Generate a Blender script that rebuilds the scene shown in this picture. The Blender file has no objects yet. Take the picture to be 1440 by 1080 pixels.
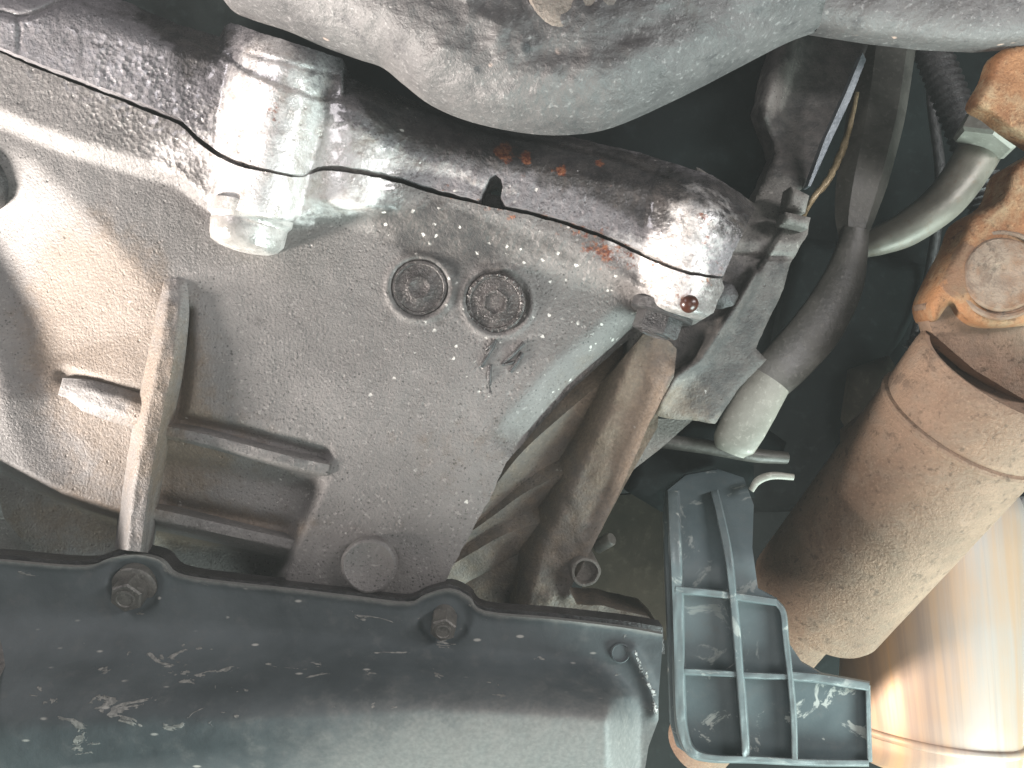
import bpy, math
import numpy as np
from mathutils import Matrix, Vector
from mathutils.geometry import delaunay_2d_cdt

# ------------------------------------------------------------------ camera, world, lamps, exposure
SC = bpy.context.scene
COL = SC.collection
RES = 1440.0
FPX = 1130.0                                   # focal length measured in photo pixels
cam_data = bpy.data.cameras.new('camera')
cam_data.sensor_width = 36.0
cam_data.lens = 36.0 * FPX / RES
cam_data.clip_start = 0.005
cam_data.clip_end = 50
cam = bpy.data.objects.new('camera', cam_data)
COL.objects.link(cam)
# lying under the vehicle, looking up and back
M = Matrix.Translation((0, 0, 0.22)) @ Matrix.Rotation(math.radians(138), 4, 'X')
cam.matrix_world = M
SC.camera = cam

world = bpy.data.worlds.new('World')
SC.world = world
world.use_nodes = True
bg = world.node_tree.nodes['Background']
bg.inputs['Color'].default_value = (0.86, 0.95, 1.0, 1)
bg.inputs['Strength'].default_value = 0.05

def lamp(name, loc, target, size, power, color, size_y=None):
    d = bpy.data.lights.new(name, 'AREA')
    d.shape = 'RECTANGLE'
    d.size = size
    d.size_y = size_y or size
    d.energy = power
    d.color = color
    o = bpy.data.objects.new(name, d)
    COL.objects.link(o)
    v = (Vector(target) - Vector(loc)).to_track_quat('-Z', 'Y').to_matrix().to_4x4()
    o.matrix_world = M @ Matrix.Translation(loc) @ v
    return o
# daylight that enters from the open sides of the vehicle, then an added fill lamp
lamp('daylight_left', (-0.62, -0.16, -0.215), (-0.05, 0.02, -0.33), 0.09, 15.0, (1.0, 0.93, 0.87), 0.14)
lamp('daylight_right', (0.55, -0.62, -0.14), (0.12, -0.12, -0.40), 0.45, 14.5, (0.82, 1.0, 0.97), 0.45)
lamp('daylight_side', (0.46, 0.16, 0.02), (-0.05, 0.07, -0.31), 0.06, 2.2, (1.0, 0.96, 0.97), 0.30)
lamp('daylight_front', (-0.46, 0.34, 0.02), (-0.05, 0.07, -0.30), 0.08, 1.0, (1.0, 0.94, 0.98), 0.30)
lamp('fill_below', (0.05, -0.22, 0.50), (0.0, 0.0, -0.33), 0.50, 1.45, (1.0, 0.98, 0.96), 0.50)  # fill added near the camera, stands for no real source

SC.view_settings.view_transform = 'Standard'
SC.view_settings.look = 'None'
SC.view_settings.gamma = 1.0
SC.view_settings.exposure = 0.22

# ------------------------------------------------------------------ helpers
Z0 = 0.33
def P(x, y, z):
    return np.array([(x - 720.0) / FPX * z, -(y - 540.0) / FPX * z, -z])
def Parr(x, y, z):
    return np.stack([(x - 720.0) / FPX * z, -(y - 540.0) / FPX * z, -z], axis=-1)
def H(x, y, h):                                # h: millimetres proud of the casting plane
    return P(x, y, Z0 - h / 1000.0)

def ss(a, b, x):
    t = np.clip((x - a) / (b - a), 0, 1)
    return t * t * (3 - 2 * t)

def dline(x, y, pts):
    """distance to a polyline, fraction along it, side (positive to the right going along in image space)"""
    x = np.asarray(x, float); y = np.asarray(y, float)
    pts = np.asarray(pts, float)
    seg = np.diff(pts, axis=0)
    L = np.hypot(seg[:, 0], seg[:, 1]); tot = L.sum(); acc = 0
    best = np.full(x.shape, 1e9); tb = np.zeros(x.shape); sb = np.zeros(x.shape)
    for i in range(len(seg)):
        dx, dy = seg[i]; ax, ay = pts[i]
        t = np.clip(((x - ax) * dx + (y - ay) * dy) / (L[i] ** 2 + 1e-12), 0, 1)
        qx = ax + t * dx; qy = ay + t * dy
        d = np.hypot(x - qx, y - qy)
        s = np.sign(dx * (y - ay) - dy * (x - ax))
        m = d < best - 1e-9
        best = np.where(m, d, best); tb = np.where(m, (acc + t * L[i]) / tot, tb); sb = np.where(m, s, sb)
        acc += L[i]
    return best, tb, sb

def inside(x, y, poly):
    x = np.asarray(x, float); y = np.asarray(y, float)
    c = np.zeros(x.shape, bool)
    n = len(poly)
    for i in range(n):
        x1, y1 = poly[i]; x2, y2 = poly[(i + 1) % n]
        if y1 == y2: continue
        m = ((y1 > y) != (y2 > y)) & (x < (x2 - x1) * (y - y1) / (y2 - y1) + x1)
        c ^= m
    return c

def sdpoly(x, y, poly):                        # positive inside
    d, _, _ = dline(x, y, list(poly) + [poly[0]])
    return np.where(inside(x, y, poly), d, -d)

_rng = np.random.RandomState(4)
_tab = _rng.rand(256, 256)
def vnoise(x, y, s):
    x = np.asarray(x, float) / s + 71.3; y = np.asarray(y, float) / s + 33.7
    xi = np.floor(x).astype(int); yi = np.floor(y).astype(int)
    fx = x - xi; fy = y - yi
    fx = fx * fx * (3 - 2 * fx); fy = fy * fy * (3 - 2 * fy)
    g = lambda a, b: _tab[a % 256, b % 256]
    return ((g(xi, yi) * (1 - fx) + g(xi + 1, yi) * fx) * (1 - fy) + (g(xi, yi + 1) * (1 - fx) + g(xi + 1, yi + 1) * fx) * fy) - 0.5
def fbm(x, y, s):
    return vnoise(x, y, s) + 0.5 * vnoise(y + 91, x + 17, s / 2) + 0.25 * vnoise(x + 7, y + 300, s / 4)

def spline(pts, n=8):
    """Catmull-Rom through the points"""
    p = [np.array(q, float) for q in pts]
    p = [2 * p[0] - p[1]] + p + [2 * p[-1] - p[-2]]
    out = []
    for i in range(1, len(p) - 2):
        for k in range(n):
            t = k / n
            out.append(0.5 * ((2 * p[i]) + (-p[i-1] + p[i+1]) * t + (2*p[i-1] - 5*p[i] + 4*p[i+1] - p[i+2]) * t*t + (-p[i-1] + 3*p[i] - 3*p[i+1] + p[i+2]) * t**3))
    out.append(p[-2])
    return np.array(out)

def tag(o, label=None, cat=None, group=None, kind=None):
    if label: o['label'] = label
    if cat: o['category'] = cat
    if group: o['group'] = group
    if kind: o['kind'] = kind
    return o

def thing(name, origin, label, cat, group=None):
    o = bpy.data.objects.new(name, None)
    COL.objects.link(o)
    o.empty_display_size = 0.02
    o.matrix_world = M @ Matrix.Translation([float(v) for v in origin])
    o['org'] = [float(v) for v in origin]
    return tag(o, label, cat, group)

def link_mesh(name, verts, faces, mat, parent=None, smooth=True, attrs=None, sharp=None):
    verts = np.asarray(verts, float)
    if parent is not None:
        org = np.array(parent['org'])
    else:
        org = verts.mean(axis=0)
    me = bpy.data.meshes.new(name)
    me.from_pydata((verts - org).tolist(), [], [list(map(int, f)) for f in faces])
    me.validate()
    if smooth: me.polygons.foreach_set('use_smooth', [True] * len(me.polygons))
    if attrs:
        for k, a in attrs.items():
            at = me.attributes.new(k, 'FLOAT', 'POINT')
            at.data.foreach_set('value', np.asarray(a, np.float32))
    if sharp: me.set_sharp_from_angle(angle=math.radians(sharp))
    me.materials.append(mat)
    o = bpy.data.objects.new(name, me)
    COL.objects.link(o)
    o['org'] = [float(v) for v in org]
    if parent is not None:
        o.parent = parent
        po = np.array(parent['org'])
        o.location = [0, 0, 0]
    else:
        o.matrix_world = M @ Matrix.Translation(org.tolist())
    return o

def relief(name, poly, hfun, mat, parent=None, step=5.0, thick=12.0, z0=None, attrs=None, smooth_poly=0, jag=0.0, edge_r=0.0, edge_h=0.0):
    """a casting or pressing: outline, a height field in millimetres over it, and real thickness behind"""
    z0 = z0 or Z0
    poly = [np.array(q, float) for q in poly]
    # resample outline
    out = []
    n = len(poly)
    for i in range(n):
        a, b = poly[i], poly[(i + 1) % n]
        L = np.hypot(*(b - a)); k = max(1, int(round(L / step)))
        for j in range(k): out.append(a + (b - a) * j / k)
    out = np.array(out)
    if jag:
        out[:, 0] += jag * 2 * fbm(out[:, 0], out[:, 1], 14)
        out[:, 1] += jag * 2 * fbm(out[:, 1] + 200, out[:, 0], 14)
    nb = len(out)
    x0, y0 = out.min(axis=0); x1, y1 = out.max(axis=0)
    gx, gy = np.meshgrid(np.arange(x0, x1, step), np.arange(y0, y1, step * 0.87))
    gx = gx + (np.arange(gx.shape[0])[:, None] % 2) * step / 2
    gx = gx.ravel(); gy = gy.ravel()
    d = sdpoly(gx, gy, [tuple(q) for q in out])
    keep = d > step * 0.45
    gx = gx[keep]; gy = gy[keep]
    pts = [Vector((float(a), float(b))) for a, b in out] + [Vector((float(a), float(b))) for a, b in zip(gx, gy)]
    edges = [(i, (i + 1) % nb) for i in range(nb)]
    v, e, f, ov, oe, of = delaunay_2d_cdt(pts, edges, [], 1, 1e-4)
    v = np.array([(q.x, q.y) for q in v])
    hx = hfun(v[:, 0], v[:, 1])
    if edge_r:
        de = np.abs(sdpoly(v[:, 0], v[:, 1], [tuple(q) for q in out]))
        t = np.clip(1 - de / edge_r, 0, 1)
        hx = hx - edge_h * (1 - np.sqrt(np.clip(1 - t * t, 0, 1)))
    verts = Parr(v[:, 0], v[:, 1], z0 - hx / 1000.0)
    # orient faces towards the camera (+z)
    faces = []
    for t in f:
        a, b, c = v[t[0]], v[t[1]], v[t[2]]
        cr = (b[0]-a[0])*(c[1]-a[1]) - (b[1]-a[1])*(c[0]-a[0])
        faces.append(list(t) if cr < 0 else list(t)[::-1])
    # boundary walls
    cnt = {}
    for t in faces:
        for i in range(len(t)):
            a, b = t[i], t[(i+1) % len(t)]
            cnt[(a, b)] = cnt.get((a, b), 0) + 1
    be = [k for k in cnt if (k[1], k[0]) not in cnt]
    nv = len(verts); mapf = {}; mapb = {}; ex = []
    src = []
    def dup(i, back):
        m = mapb if back else mapf
        if i not in m:
            m[i] = nv + len(ex)
            p = verts[i].copy()
            if back: p[2] -= thick / 1000.0
            ex.append(p); src.append(i)
        return m[i]
    for a, b in be:
        faces.append([dup(b, False), dup(a, False), dup(a, True), dup(b, True)])
    if ex: verts = np.vstack([verts, np.array(ex)])
    at = None
    if attrs:
        at = {}
        for k, fn in attrs.items():
            val = fn(v[:, 0], v[:, 1])
            at[k] = np.concatenate([val, val[src]]) if src else val
    return link_mesh(name, verts, faces, mat, parent, True, at)

def ridge(name, pts, widths, heights, base, mat, parent, z0=None, prof=None, sink=6.0, n=9, k=9, attrs=None, rgh=(0.9, 11)):
    """a cast rib that follows a path over a casting"""
    z0 = z0 or Z0
    c = spline(pts, n)
    m = len(c)
    tt = np.linspace(0, 1, m)
    w = np.interp(tt, np.linspace(0, 1, len(widths)), widths)
    hh = np.interp(tt, np.linspace(0, 1, len(heights)), heights)
    tan = np.gradient(c, axis=0); tan /= np.hypot(tan[:, 0], tan[:, 1])[:, None]
    nor = np.stack([-tan[:, 1], tan[:, 0]], axis=1)
    us = np.linspace(-1, 1, 2 * k + 1)
    rows = []; px = []
    for i in range(m):
        q = c[i][None, :] + nor[i][None, :] * (us * w[i] / 2)[:, None]
        b = base(np.full(len(us), c[i][0]), np.full(len(us), c[i][1]))
        pf = (1 - ss(0.30, 1.0, np.abs(us))) if prof is None else prof(us)
        h = b + hh[i] * pf - sink * (np.abs(us) > 0.999)
        h = h + rgh[0] * fbm(q[:, 0], q[:, 1], rgh[1])
        rows.append(Parr(q[:, 0], q[:, 1], z0 - h / 1000.0)); px.append(q)
    V = np.concatenate(rows); px = np.concatenate(px)
    nu = len(us); F = []
    for i in range(m - 1):
        for j in range(nu - 1):
            a = i * nu + j
            F.append([a, a + nu, a + nu + 1, a + 1])
    F.append(list(range(nu))[::1]); F.append([(m - 1) * nu + j for j in range(nu)][::-1])
    at = {kk: fn(px[:, 0], px[:, 1]) for kk, fn in attrs.items()} if attrs else None
    return link_mesh(name, V, F, mat, parent, True, at, sharp=50)

def frame(axis):
    a = np.array(axis, float); a /= np.linalg.norm(a)
    up = np.array([0, 0, 1.0]) if abs(a[2]) < 0.9 else np.array([0, 1.0, 0])
    u = np.cross(up, a); u /= np.linalg.norm(u)
    return a, u, np.cross(a, u)

def lathe(name, prof, origin, axis, mat, parent=None, segs=40, smooth=True, sharp=35, wob=0.0, phase=0.0):
    """prof: (radius mm, along-axis mm)"""
    a, u, w = frame(axis); o = np.array(origin, float)
    V = []; F = []
    for (r, h) in prof:
        for k in range(segs):
            an = 2 * math.pi * k / segs + phase
            rr = r * (1 + wob * math.sin(3 * an + h) + wob * 0.6 * math.sin(7 * an + 1.3))
            V.append(o + (a * h + (u * math.cos(an) + w * math.sin(an)) * rr) / 1000.0)
    for i in range(len(prof) - 1):
        for k in range(segs):
            k2 = (k + 1) % segs
            F.append([i*segs + k, i*segs + k2, (i+1)*segs + k2, (i+1)*segs + k])
    F.append([k for k in range(segs)][::-1]); F.append([(len(prof)-1)*segs + k for k in range(segs)])
    return link_mesh(name, V, F, mat, parent, smooth, None, sharp)

def tube(name, pts, radii, mat, parent=None, segs=24, flat=1.0, sub=8, sharp=45, lump=0.0, flat_dir=(0, 0, 1)):
    """pts: 3-D points, radii in mm; flat < 1 squeezes it along flat_dir"""
    c = spline(pts, sub); m = len(c)
    r = np.interp(np.linspace(0, 1, m), np.linspace(0, 1, len(radii)), radii) / 1000.0
    tan = np.gradient(c, axis=0); tan /= np.linalg.norm(tan, axis=1)[:, None]
    fd = np.array(flat_dir, float)
    V = []; F = []
    for i in range(m):
        s = np.cross(fd, tan[i]); s /= np.linalg.norm(s) + 1e-12
        n = np.cross(tan[i], s)
        fl = flat if np.isscalar(flat) else np.interp(i / (m - 1), np.linspace(0, 1, len(flat)), flat)
        for k in range(segs):
            an = 2 * math.pi * k / segs
            ll = 1 + lump * math.sin(i * 0.7 + 2 * an) * math.sin(i * 0.31 + an)
            V.append(c[i] + (s * math.cos(an) + n * math.sin(an) * fl) * r[i] * ll)
    for i in range(m - 1):
        for k in range(segs):
            k2 = (k + 1) % segs
            F.append([i*segs + k, i*segs + k2, (i+1)*segs + k2, (i+1)*segs + k])
    F.append([k for k in range(segs)][::-1]); F.append([(m-1)*segs + k for k in range(segs)])
    return link_mesh(name, V, F, mat, parent, True, None, sharp)

# ------------------------------------------------------------------ materials
class G:
    def __init__(s, name):
        s.m = bpy.data.materials.new(name); s.m.use_nodes = True
        s.t = s.m.node_tree; s.b = s.t.nodes['Principled BSDF']
        s.co = s.t.nodes.new('ShaderNodeTexCoord').outputs['Object']
    def put(s, sock, v):
        if hasattr(v, 'is_output') or isinstance(v, bpy.types.NodeSocket): s.t.links.new(v, sock)
        else: sock.default_value = v
    def mapped(s, scale):
        n = s.t.nodes.new('ShaderNodeMapping'); s.put(n.inputs['Vector'], s.co); n.inputs['Scale'].default_value = scale
        return n.outputs[0]
    def noise(s, scale, detail=4, rough=0.6, vec=None, dist=0.0):
        n = s.t.nodes.new('ShaderNodeTexNoise'); s.put(n.inputs['Vector'], vec if vec else s.co)
        n.inputs['Scale'].default_value = scale; n.inputs['Detail'].default_value = detail
        n.inputs['Roughness'].default_value = rough; n.inputs['Distortion'].default_value = dist
        return n.outputs['Fac']
    def vor(s, scale, out='Distance', feature='F1', rnd=1.0, vec=None):
        n = s.t.nodes.new('ShaderNodeTexVoronoi'); s.put(n.inputs['Vector'], vec if vec else s.co)
        n.feature = feature
        n.inputs['Scale'].default_value = scale; n.inputs['Randomness'].default_value = rnd
        return n.outputs[out]
    def attr(s, name):
        n = s.t.nodes.new('ShaderNodeAttribute'); n.attribute_name = name
        return n.outputs['Fac']
    def rng(s, v, a, b, c=0.0, d=1.0, smooth=True):
        n = s.t.nodes.new('ShaderNodeMapRange')
        n.interpolation_type = 'SMOOTHSTEP' if smooth else 'LINEAR'
        s.put(n.inputs['Value'], v)
        for k, q in zip(('From Min', 'From Max', 'To Min', 'To Max'), (a, b, c, d)): s.put(n.inputs[k], q)
        return n.outputs['Result']
    def math(s, op, a, b=0.0, clamp=False):
        n = s.t.nodes.new('ShaderNodeMath'); n.operation = op; n.use_clamp = clamp
        s.put(n.inputs[0], a); s.put(n.inputs[1], b)
        return n.outputs[0]
    def mix(s, f, a, b):
        n = s.t.nodes.new('ShaderNodeMix'); n.data_type = 'RGBA'
        s.put(n.inputs['Factor'], f)
        s.put(n.inputs['A'], a if not isinstance(a, tuple) else (*a, 1))
        s.put(n.inputs['B'], b if not isinstance(b, tuple) else (*b, 1))
        return n.outputs['Result']
    def mixf(s, f, a, b):
        n = s.t.nodes.new('ShaderNodeMix'); n.data_type = 'FLOAT'
        s.put(n.inputs[0], f); s.put(n.inputs[2], a); s.put(n.inputs[3], b)
        return n.outputs[0]
    def bump(s, h, strength, dist, prev=None):
        n = s.t.nodes.new('ShaderNodeBump'); s.put(n.inputs['Height'], h)
        s.put(n.inputs['Strength'], strength); n.inputs['Distance'].default_value = dist
        if prev: s.put(n.inputs['Normal'], prev)
        return n.outputs[0]
    def done(s, col, rough, metal=0.0, nor=None, spec=None, coat=None):
        s.put(s.b.inputs['Base Color'], col if not isinstance(col, tuple) else (*col, 1))
        s.put(s.b.inputs['Roughness'], rough); s.put(s.b.inputs['Metallic'], metal)
        if nor: s.put(s.b.inputs['Normal'], nor)
        if spec is not None: s.put(s.b.inputs['Specular IOR Level'], spec)
        if coat is not None:
            s.put(s.b.inputs['Coat Weight'], coat); s.b.inputs['Coat Roughness'].default_value = 0.12
        return s.m

def cast_material(name, dark, light, brown=(0.125, 0.09, 0.062), rough=0.62):
    g = G(name)
    big = g.noise(22, 5, 0.6); mid = g.noise(130, 5, 0.65); fine = g.noise(620, 3, 0.6)
    col = g.mix(g.rng(big, 0.2, 0.8), dark, light)
    col = g.mix(g.rng(mid, 0.50, 0.75, 0, 0.30), col, tuple(c * 0.6 for c in dark))
    col = g.mix(g.rng(fine, 0.55, 0.75, 0, 0.35), col, tuple(min(1, c * 1.4) for c in light))
    col = g.mix(g.rng(g.noise(900, 2, 0.6), 0.60, 0.70, 0, 0.7), col, tuple(c * 0.3 for c in dark))
    fl = g.rng(g.noise(540, 2, 0.5), 0.60, 0.68)
    col = g.mix(g.math('MULTIPLY', fl, g.rng(mid, 0.40, 0.62, 0.03, 0.38)), col, tuple(min(1, c * 2.1) for c in light))
    pt = g.math('MULTIPLY', g.rng(g.vor(400), 0.12, 0.24, 1, 0), g.rng(g.noise(95, 4, 0.7), 0.46, 0.62))
    col = g.mix(g.math('MULTIPLY', pt, 0.8), col, tuple(c * 0.22 for c in dark))
    # brown road film
    dm = g.math('ADD', g.attr('dirt'), g.math('MULTIPLY', g.math('SUBTRACT', mid, 0.5), 0.9))
    dm = g.rng(dm, 0.25, 0.8)
    col = g.mix(g.math('MULTIPLY', dm, 0.75), col, g.mix(g.rng(fine, 0.3, 0.75), brown, tuple(c * 1.45 for c in brown)))
    # old sooty oil, and painted shade at the gap under the sump
    sm = g.math('ADD', g.attr('soot_and_shade'), g.math('MULTIPLY', g.math('SUBTRACT', g.noise(85, 6, 0.7), 0.5), 1.3))
    sm = g.rng(sm, 0.35, 0.75)
    col = g.mix(g.math('MULTIPLY', sm, 0.88), col, g.mix(g.rng(mid, 0.35, 0.65), (0.018, 0.016, 0.016), (0.062, 0.054, 0.050)))
    # washed pale metal, with blown highlights of the bosses painted in
    pm = g.math('ADD', g.attr('pale'), g.math('MULTIPLY', g.math('SUBTRACT', g.noise(60, 7, 0.75), 0.5), 1.2))
    pm = g.rng(pm, 0.4, 0.75)
    col = g.mix(g.math('MULTIPLY', pm, 0.9), col, g.mix(g.rng(mid, 0.40, 0.75), (0.80, 0.77, 0.75), (0.46, 0.40, 0.36)))
    # dried spots
    sd = g.vor(210); sr = g.noise(60, 3)
    spot = g.math('MULTIPLY', g.rng(g.math('ADD', sd, g.math('MULTIPLY', g.math('SUBTRACT', fine, 0.5), 0.7)), 0.09, 0.17, 1, 0), g.rng(g.math('ADD', g.attr('spots'), g.math('MULTIPLY', g.math('SUBTRACT', sr, 0.5), 1.5)), 0.45, 0.6))
    spot = g.math('MULTIPLY', spot, g.rng(g.noise(90, 3), 0.44, 0.56))
    col = g.mix(spot, col, (0.60, 0.57, 0.53))
    # rust spots
    rm = g.math('ADD', g.attr('rust'), g.math('MULTIPLY', g.math('SUBTRACT', g.noise(190, 5, 0.7), 0.5), 1.5))
    rm = g.rng(rm, 0.5, 0.72)
    col = g.mix(rm, col, g.mix(g.rng(fine, 0.4, 0.6), (0.13, 0.035, 0.02), (0.30, 0.12, 0.06)))
    wet = g.math('ADD', g.attr('wet'), g.math('MULTIPLY', g.math('SUBTRACT', mid, 0.5), 0.8))
    wet = g.rng(wet, 0.3, 0.8)
    ro = g.mixf(wet, rough, g.rng(g.noise(240, 4), 0.3, 0.7, 0.18, 0.40))
    pits = g.rng(g.vor(340), 0.05, 0.3)
    nor = g.bump(g.noise(60, 6, 0.6), 0.22, 0.0012)
    nor = g.bump(g.noise(880, 3, 0.6), 0.75, 0.0006, nor)
    nor = g.bump(pits, g.rng(mid, 0.5, 0.62, 0.0, 0.55), 0.0006, nor)
    crust = g.vor(230)
    nor = g.bump(g.vor(470), g.math('MULTIPLY', g.attr('crust'), g.rng(mid, 0.35, 0.65, 0.25, 0.9)), 0.0011, nor)
    nor = g.bump(crust, g.math('MULTIPLY', wet, g.rng(pm, 0, 1, 0.35, 0.12)), 0.0010, nor)
    return g.done(col, ro, g.mixf(g.math('MULTIPLY', pm, wet), g.mixf(wet, 0.05, 0.12), 0.3), nor, 0.5, g.math('MULTIPLY', wet, 0.8))

m_case = cast_material('cast_aluminium_dirty', (0.112, 0.103, 0.098), (0.185, 0.171, 0.163))
m_block = cast_material('cast_block_oily', (0.115, 0.106, 0.11), (0.22, 0.205, 0.21))
m_rear = cast_material('cast_web_brown', (0.062, 0.055, 0.048), (0.13, 0.115, 0.10), (0.165, 0.122, 0.085))

def sump_material():
    g = G('sump_grey_metal')
    big = g.noise(18, 6, 0.65); mid = g.noise(110, 6, 0.7); fine = g.noise(520, 3)
    col = g.mix(g.rng(big, 0.3, 0.7), (0.058, 0.055, 0.055), (0.128, 0.121, 0.118))
    col = g.mix(g.rng(mid, 0.50, 0.72, 0, 0.75), col, (0.045, 0.042, 0.044))
    col = g.mix(g.rng(fine, 0.56, 0.75, 0, 0.35), col, (0.42, 0.40, 0.39))
    sp = g.math('MULTIPLY', g.rng(g.vor(75), 0.06, 0.13, 1, 0), g.rng(g.noise(33, 2), 0.55, 0.62))
    col = g.mix(sp, col, (0.48, 0.36, 0.30))
    blk = g.math('MULTIPLY', g.rng(g.vor(60), 0.07, 0.15, 1, 0), g.rng(g.noise(26, 2), 0.5, 0.6))
    col = g.mix(blk, col, (0.04, 0.04, 0.042))
    nor = g.bump(g.noise(45, 6, 0.62), 0.9, 0.003)
    nor = g.bump(g.noise(190, 5, 0.7), 0.7, 0.0014, nor)
    nor = g.bump(fine, 0.35, 0.0006, nor)
    return g.done(col, 0.55, 0.1, nor, 0.4)
m_sump = sump_material()

def pan_material():
    g = G('black_painted_steel_chipped')
    big = g.noise(20, 5); mid = g.noise(120, 6, 0.7); fine = g.noise(600, 3)
    col = g.mix(g.rng(big, 0.3, 0.7), (0.046, 0.056, 0.06), (0.084, 0.098, 0.103))
    col = g.mix(g.rng(mid, 0.5, 0.72, 0, 0.5), col, (0.10, 0.105, 0.105))
    ch = g.math('ADD', g.attr('chips'), g.math('MULTIPLY', g.math('SUBTRACT', g.noise(120, 5, 0.62, g.mapped((0.5, 1, 1)), 0.8), 0.5), 2.2))
    cm = g.rng(ch, 0.58, 0.62)
    col = g.mix(cm, col, g.mix(g.rng(fine, 0.4, 0.6), (0.15, 0.15, 0.14), (0.25, 0.245, 0.225)))
    nk = g.math('MULTIPLY', g.rng(g.vor(150, vec=g.mapped((0.4, 1, 1))), 0.05, 0.12, 1, 0), g.rng(g.noise(55, 2), 0.44, 0.52))
    nk = g.math('MULTIPLY', nk, g.math('MULTIPLY', g.attr('chips'), 4.0, True), True)
    col = g.mix(nk, col, (0.36, 0.35, 0.32))
    dq = g.rng(g.math('ADD', g.attr('dust_and_light'), g.math('MULTIPLY', g.math('SUBTRACT', mid, 0.5), 0.7)), 0.2, 0.9)
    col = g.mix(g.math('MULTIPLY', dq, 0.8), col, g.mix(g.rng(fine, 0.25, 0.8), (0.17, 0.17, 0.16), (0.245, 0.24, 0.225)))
    gl = g.rng(g.math('ADD', g.attr('glue'), g.math('MULTIPLY', g.math('SUBTRACT', g.noise(160, 5, 0.7), 0.5), 1.4)), 0.5, 0.62)
    col = g.mix(gl, col, (0.5, 0.5, 0.48))
    nor = g.bump(g.noise(70, 5), 0.3, 0.001)
    nor = g.bump(fine, 0.3, 0.0004, nor)
    nor = g.bump(cm, 0.6, 0.0006, nor)
    nor = g.bump(gl, 0.8, 0.0012, nor)
    return g.done(col, g.mixf(gl, g.rng(mid, 0.3, 0.7, 0.55, 0.7), 0.3), 0.0, nor, 0.35)
m_pan = pan_material()

def rust_material(name, a, b, c):
    g = G(name)
    big = g.noise(16, 6, 0.65); mid = g.noise(95, 6, 0.72); fine = g.noise(760, 4, 0.7)
    col = g.mix(g.rng(big, 0.32, 0.68), a, b)
    col = g.mix(g.rng(mid, 0.42, 0.68, 0, 0.8), col, c)
    col = g.mix(g.rng(fine, 0.5, 0.75, 0, 0.4), col, tuple(min(1, q * 1.6) for q in b))
    col = g.mix(g.rng(fine, 0.46, 0.28, 0, 0.4), col, tuple(q * 0.4 for q in a))
    sc = g.rng(g.noise(30, 7, 0.7, None, 0.6), 0.60, 0.66)
    col = g.mix(g.math('MULTIPLY', sc, 0.6), col, (0.13, 0.085, 0.06))
    col = g.mix(g.rng(g.noise(210, 5, 0.7), 0.56, 0.68, 0, 0.7), col, tuple(q * 0.45 for q in a))
    nor = g.bump(mid, 0.5, 0.0012)
    nor = g.bump(fine, 0.8, 0.0007, nor)
    nor = g.bump(g.noise(230, 4, 0.7), 0.5, 0.0009, nor)
    nor = g.bump(sc, 0.4, 0.0006, nor)
    return g.done(col, g.rng(mid, 0.3, 0.7, 0.55, 0.85), 0.15, nor, 0.4)
m_rust = rust_material('rusty_shaft_steel', (0.172, 0.108, 0.070), (0.295, 0.195, 0.132), (0.23, 0.17, 0.125))
m_rusty = rust_material('orange_rusty_yoke', (0.20, 0.085, 0.035), (0.35, 0.17, 0.075), (0.36, 0.27, 0.165))
m_capdull = rust_material('tan_worn_plug', (0.16, 0.135, 0.115), (0.22, 0.185, 0.155), (0.12, 0.11, 0.105))
m_cap = rust_material('bearing_cap_steel', (0.22, 0.165, 0.12), (0.29, 0.225, 0.17), (0.20, 0.10, 0.05))

def plastic_material():
    g = G('dusty_black_plastic')
    big = g.noise(24, 5); mid = g.noise(140, 5, 0.7); fine = g.noise(500, 3)
    col = g.mix(g.rng(big, 0.3, 0.7), (0.075, 0.104, 0.113), (0.13, 0.166, 0.175))
    col = g.mix(g.rng(mid, 0.5, 0.75, 0, 0.6), col, (0.12, 0.13, 0.13))
    sm = g.rng(g.noise(55, 7, 0.68, None, 1.0), 0.57, 0.63)
    sm = g.math('MULTIPLY', sm, g.attr('chips'), True)
    col = g.mix(sm, col, (0.50, 0.52, 0.48))
    edge = g.attr('edge')
    col = g.mix(g.math('MULTIPLY', edge, g.rng(mid, 0.3, 0.6, 0.35, 1)), col, (0.17, 0.20, 0.20))
    nor = g.bump(mid, 0.25, 0.0006)
    nor = g.bump(fine, 0.2, 0.0003, nor)
    return g.done(col, g.mixf(sm, 0.42, 0.7), 0.0, nor, 0.5)
m_plastic = plastic_material()

def simple(name, a, b, rough, metal=0.0, scale=40, bump=0.3, spec=0.5, fleck=None):
    g = G(name)
    n1 = g.noise(scale, 6, 0.65); n2 = g.noise(scale * 9, 4, 0.65)
    col = g.mix(g.rng(n1, 0.32, 0.68), a, b)
    col = g.mix(g.rng(n2, 0.52, 0.75, 0, 0.5), col, fleck or tuple(min(1, q * 1.7) for q in b))
    nor = g.bump(n1, bump, 0.0014)
    nor = g.bump(n2, bump, 0.0005, nor)
    return g.done(col, g.rng(n1, 0.3, 0.7, rough * 0.85, min(1, rough * 1.15)), metal, nor, spec)
m_bolt = simple('oily_bolt_steel', (0.07, 0.066, 0.06), (0.16, 0.15, 0.135), 0.45, 0.3, 90, 0.5)
m_plug = simple('threaded_plug_steel', (0.03, 0.026, 0.025), (0.095, 0.083, 0.079), 0.26, 0.3, 120, 0.8, 0.6, (0.34, 0.31, 0.29))
m_arm = simple('dark_grey_cast_arm', (0.045, 0.043, 0.037), (0.095, 0.09, 0.078), 0.5, 0.1, 45, 0.4)
m_tip = simple('bare_grey_zinc', (0.34, 0.335, 0.30), (0.50, 0.49, 0.44), 0.5, 0.15, 40, 0.3)
m_beige = simple('dull_beige_zinc', (0.20, 0.195, 0.165), (0.30, 0.29, 0.25), 0.55, 0.1, 40, 0.3)
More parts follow.
